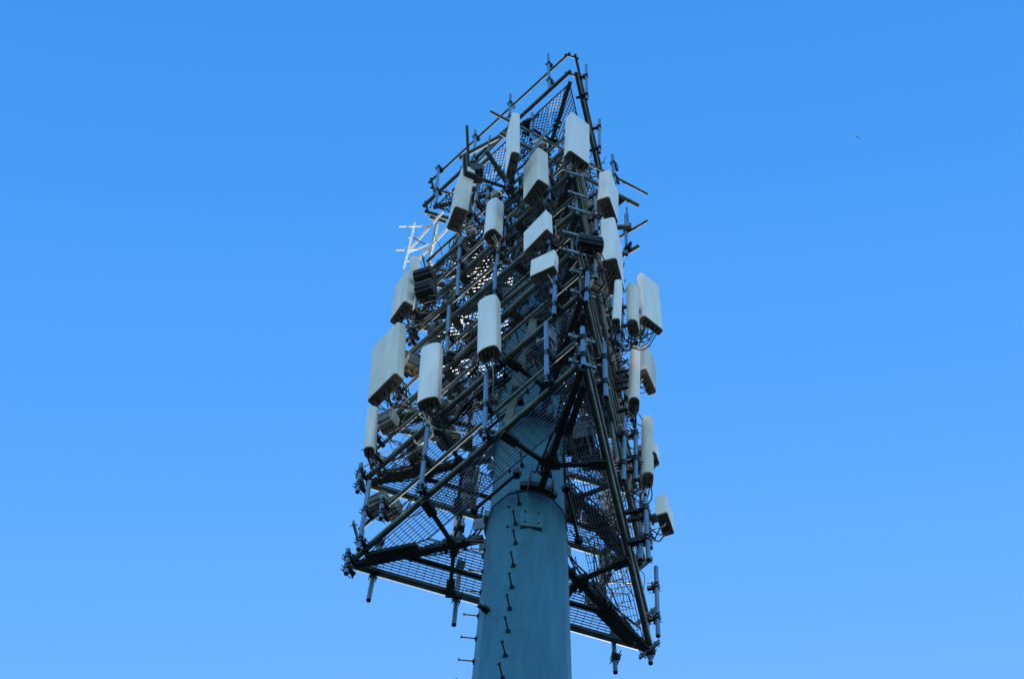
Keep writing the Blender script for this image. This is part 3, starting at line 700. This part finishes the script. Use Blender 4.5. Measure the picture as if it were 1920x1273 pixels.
# loose loops of cable: each one is its own part of a tangle
def tangle(u, v, az, off, rad, n, label, mats=('black',), r=.0085):
    c = at_plane(u, v, az, off); t = thing('cable_tangle', label, 'cable tangle', c, 'cable tangles among the mounts')
    for i in range(n):
        pts = []; p = c + Vector((random.gauss(0, rad), random.gauss(0, rad), random.gauss(0, rad * 1.4)))
        v_ = Vector((random.gauss(0, 1), random.gauss(0, 1), random.gauss(0, 1.6))).normalized() * .09
        for j in range(16):
            pts.append(p.copy()); v_ = v_ + Vector((random.gauss(0, .03), random.gauss(0, .03), random.gauss(0, .03))) + (c - p) * .05; v_ = v_.normalized() * .085; p = p + v_
            if (p - c).length > rad * 2.4: break
        if len(pts) < 5: continue
        MB().path(pts, random.choice((r, r * .8, r * 1.3)), 5).build('cable', random.choice(mats), t)
for a in [(1075, 345, NR, .9, .35, 26, 'black cables snarled beneath the upper right wide panel', ('black', 'black', 'black', 'rru')),
          (1120, 500, NR, 1.1, .26, 20, 'cables with red jackets beside the long lower right panel', ('black', 'black', 'red')),
          (985, 280, LN, 1.0, .28, 22, 'black cables twisted behind the tall narrow panel near the top', ('black',)),
          (1012, 380, LN, 1.1, .28, 22, 'dark cables bunched under the seam-fronted panel', ('black',)),
          (788, 592, LN, 1.2, .17, 24, 'black cables snarled under the upper left panel and black radio', ('black',)),
          (748, 755, LN, 1.35, .17, 20, 'cables with green tape under the widest left panel', ('black', 'black', 'green', 'tan')),
          (808, 790, LN, 1.35, .18, 20, 'cables hanging under the left bow-fronted panel', ('black', 'black', 'black', 'white')),
          (915, 697, LN, 1.3, .18, 18, 'cables hanging under the central bow-fronted panel', ('black',)),
          (1030, 490, LN, 1.2, .3, 18, 'cables behind the small square panels', ('black', 'black', 'white')),
          (1150, 560, NR, 1.2, .2, 18, 'cables packed behind the thin white strip panel', ('black', 'black', 'rru')),
          (1192, 630, NR, 1.6, .16, 16, 'cables looping beneath the round-topped right panel', ('black', 'black', 'rru')),
          (1150, 700, NR, 1.2, .22, 22, 'cables strung down the right face at mid height', ('black',)),
          (1180, 790, NR, 1.3, .18, 14, 'cables gathered above the lone tall right panel', ('black',)),
          (700, 880, LN, 1.35, .15, 16, 'cables gathered beside the left end of the second platform', ('black', 'black', 'green')),
          (1145, 960, LR, .9, .4, 26, 'dark cables lying in the right-hand grating tray', ('black',)),
          (1140, 1080, LR, 1.2, .3, 16, 'cables dangling over the lowest right grating', ('black', 'black', 'rru')),
          (870, 480, LN, .8, .35, 18, 'cables crossing behind the upper centre rails', ('black',)),
          (1060, 430, NR, .9, .35, 20, 'cables crammed between the square panels and the long right panel', ('black', 'black', 'rru'))]:
    tangle(*a)
# cable runs strapped to the arms and slung under the near-left rails
arm_nm = ['near', 'right', 'left']
for P in PL:
    if P.idx > 5: continue
    lv = ORD[P.idx]
    for k in range(3):
        a = P.th + 2 * math.pi * k / 3; dv = Vector((math.cos(a), math.sin(a), 0)); sv = Vector((-dv.y, dv.x, 0)); e = 2.2
        t = thing('cable_run', 'black cables strapped along the %s arm of the %s platform' % (arm_nm[k], lv), 'cable run', dv * 1.2 + Vector((0, 0, P.z + .06)), 'cable runs on the platforms')
        for j in range(4):
            pts = []; r0 = random.uniform(0, 6)
            for i in range(22):
                q = i / 21; rad = .62 + (e - .62) * q
                pts.append(dv * rad + sv * (-.10 + .035 * j + .03 * math.sin(q * 7 + r0)) + Vector((0, 0, P.z + .05 + .03 * math.sin(q * 9 + r0) + (.5 * max(0, .12 - q) / .12))))
            MB().path(pts, .013, 6).build('cable', 'black', t)
    if P.idx == 0: continue
    a, b = P.C[2], P.C[0]; n = Vector((math.cos(R(P.az[2])), math.sin(R(P.az[2])), 0))
    t = thing('cable_run', 'black cables slung behind the near-left rail of the %s platform' % lv, 'cable run', a.lerp(b, .5) - n * .2 + UPV * .3, 'cable runs on the platforms')
    for j in range(5):
        t0 = random.uniform(.1, .5); t1 = t0 + random.uniform(.25, .45); pts = []; h0 = random.uniform(-.1, .8); h1 = random.uniform(-.1, .8); dp = random.uniform(.08, .35); sg = random.uniform(.1, .4)
        for i in range(16):
            q = i / 15; pts.append(a.lerp(b, t0 + (t1 - t0) * q) - n * (dp + .05 * math.sin(q * 8)) + UPV * (h0 + (h1 - h0) * q - sg * 4 * q * (1 - q)))
        MB().path(pts, random.choice((.012, .016, .02)), 6).build('cable', 'black', t)
    # inner radio units hung on the arms
    for k in range(3):
        al = P.th + 2 * math.pi * k / 3; dv = Vector((math.cos(al), math.sin(al), 0)); sv = Vector((-dv.y, dv.x, 0))
        c = dv * random.uniform(1.0, 1.35) + sv * random.uniform(.2, .35) * (1 if k else -1) + Vector((0, 0, P.z + random.uniform(.3, .6)))
        rru(c, math.degrees(al) + 180 + random.uniform(-40, 40), random.uniform(.24, .32), random.uniform(.4, .55), random.uniform(.14, .2),
            'dark radio unit hung inside, beside the %s arm of the %s platform' % (arm_nm[k], lv), m='rrud', cables=4, handle=False)
for a in [(850, 545, LN, 1.1, .22, 16, 'dark cables between the two blue-grey pipes left of centre', ('black',)),
          (872, 655, LN, 1.0, .22, 16, 'dark cables left of the central bow-fronted panel', ('black', 'black', 'rru')),
          (968, 450, LN, .9, .22, 16, 'dark cables left of the small square panels', ('black',)),
          (1070, 560, NR, .8, .25, 18, 'dark cables at the near corner below the small square panels', ('black', 'black', 'white')),
          (985, 610, LN, 1.0, .18, 12, 'dark cables crossing the upper shaft right of the central panel', ('black',)),
          (760, 850, LN, .9, .25, 18, 'dark cables inside the left corner of the second platform', ('black', 'black', 'green')),
          (1150, 880, NR, .9, .25, 18, 'dark cables inside the right face above the second arm', ('black',)),
          (850, 380, LN, 1.1, .2, 14, 'dark cables right of the leaning grey panel', ('black', 'black', 'rru')),
          (1110, 320, NR, 1.0, .2, 14, 'dark cables left of the upper long right panel', ('black',))]:
    tangle(*a)
# bird far off
b = at_z(1607, 258, 400); o = thing('bird', 'tiny distant bird in the empty sky to the right of the tower', 'bird', b); v0 = b
ax = (RT * .9 - UP * .42).normalized(); ay = FW.cross(ax).normalized(); mb = MB()
mb.loft([[v0 + ax * t + ay * (rr_ * math.cos(k * 1.05)) + FW * (rr_ * math.sin(k * 1.05)) for k in range(6)] for t, rr_ in ((-.5, .01), (-.3, .08), (0, .13), (.3, .09), (.5, .02))])
bw = mb.build('body', 'rrud', o)
for s_ in (-1, 1):
    mb = MB(); mb.loft([[v0 + ax * (s_ * l + q * .5) + ay * (.12 * l + y) + FW * .3 * l * (q) for q, y in ((-.25 * k_, .012), (.2 * k_, .012), (.2 * k_, -.012), (-.25 * k_, -.012))] for l, k_ in ((.05, 1), (.4, 1), (.75, .7), (1.0, .2))], smooth=False); mb.build('wing', 'rrud', o)

import sys
if '--dbg' in sys.argv:
    for o in ALL:
        if 'dbg' in o: print(o.name, o['dbg'], o['label'][:40])
for o in list(sc.objects):
    for k in ('_w', '_x', '_n', '_g', 'dbg'):
        if k in o: del o[k]
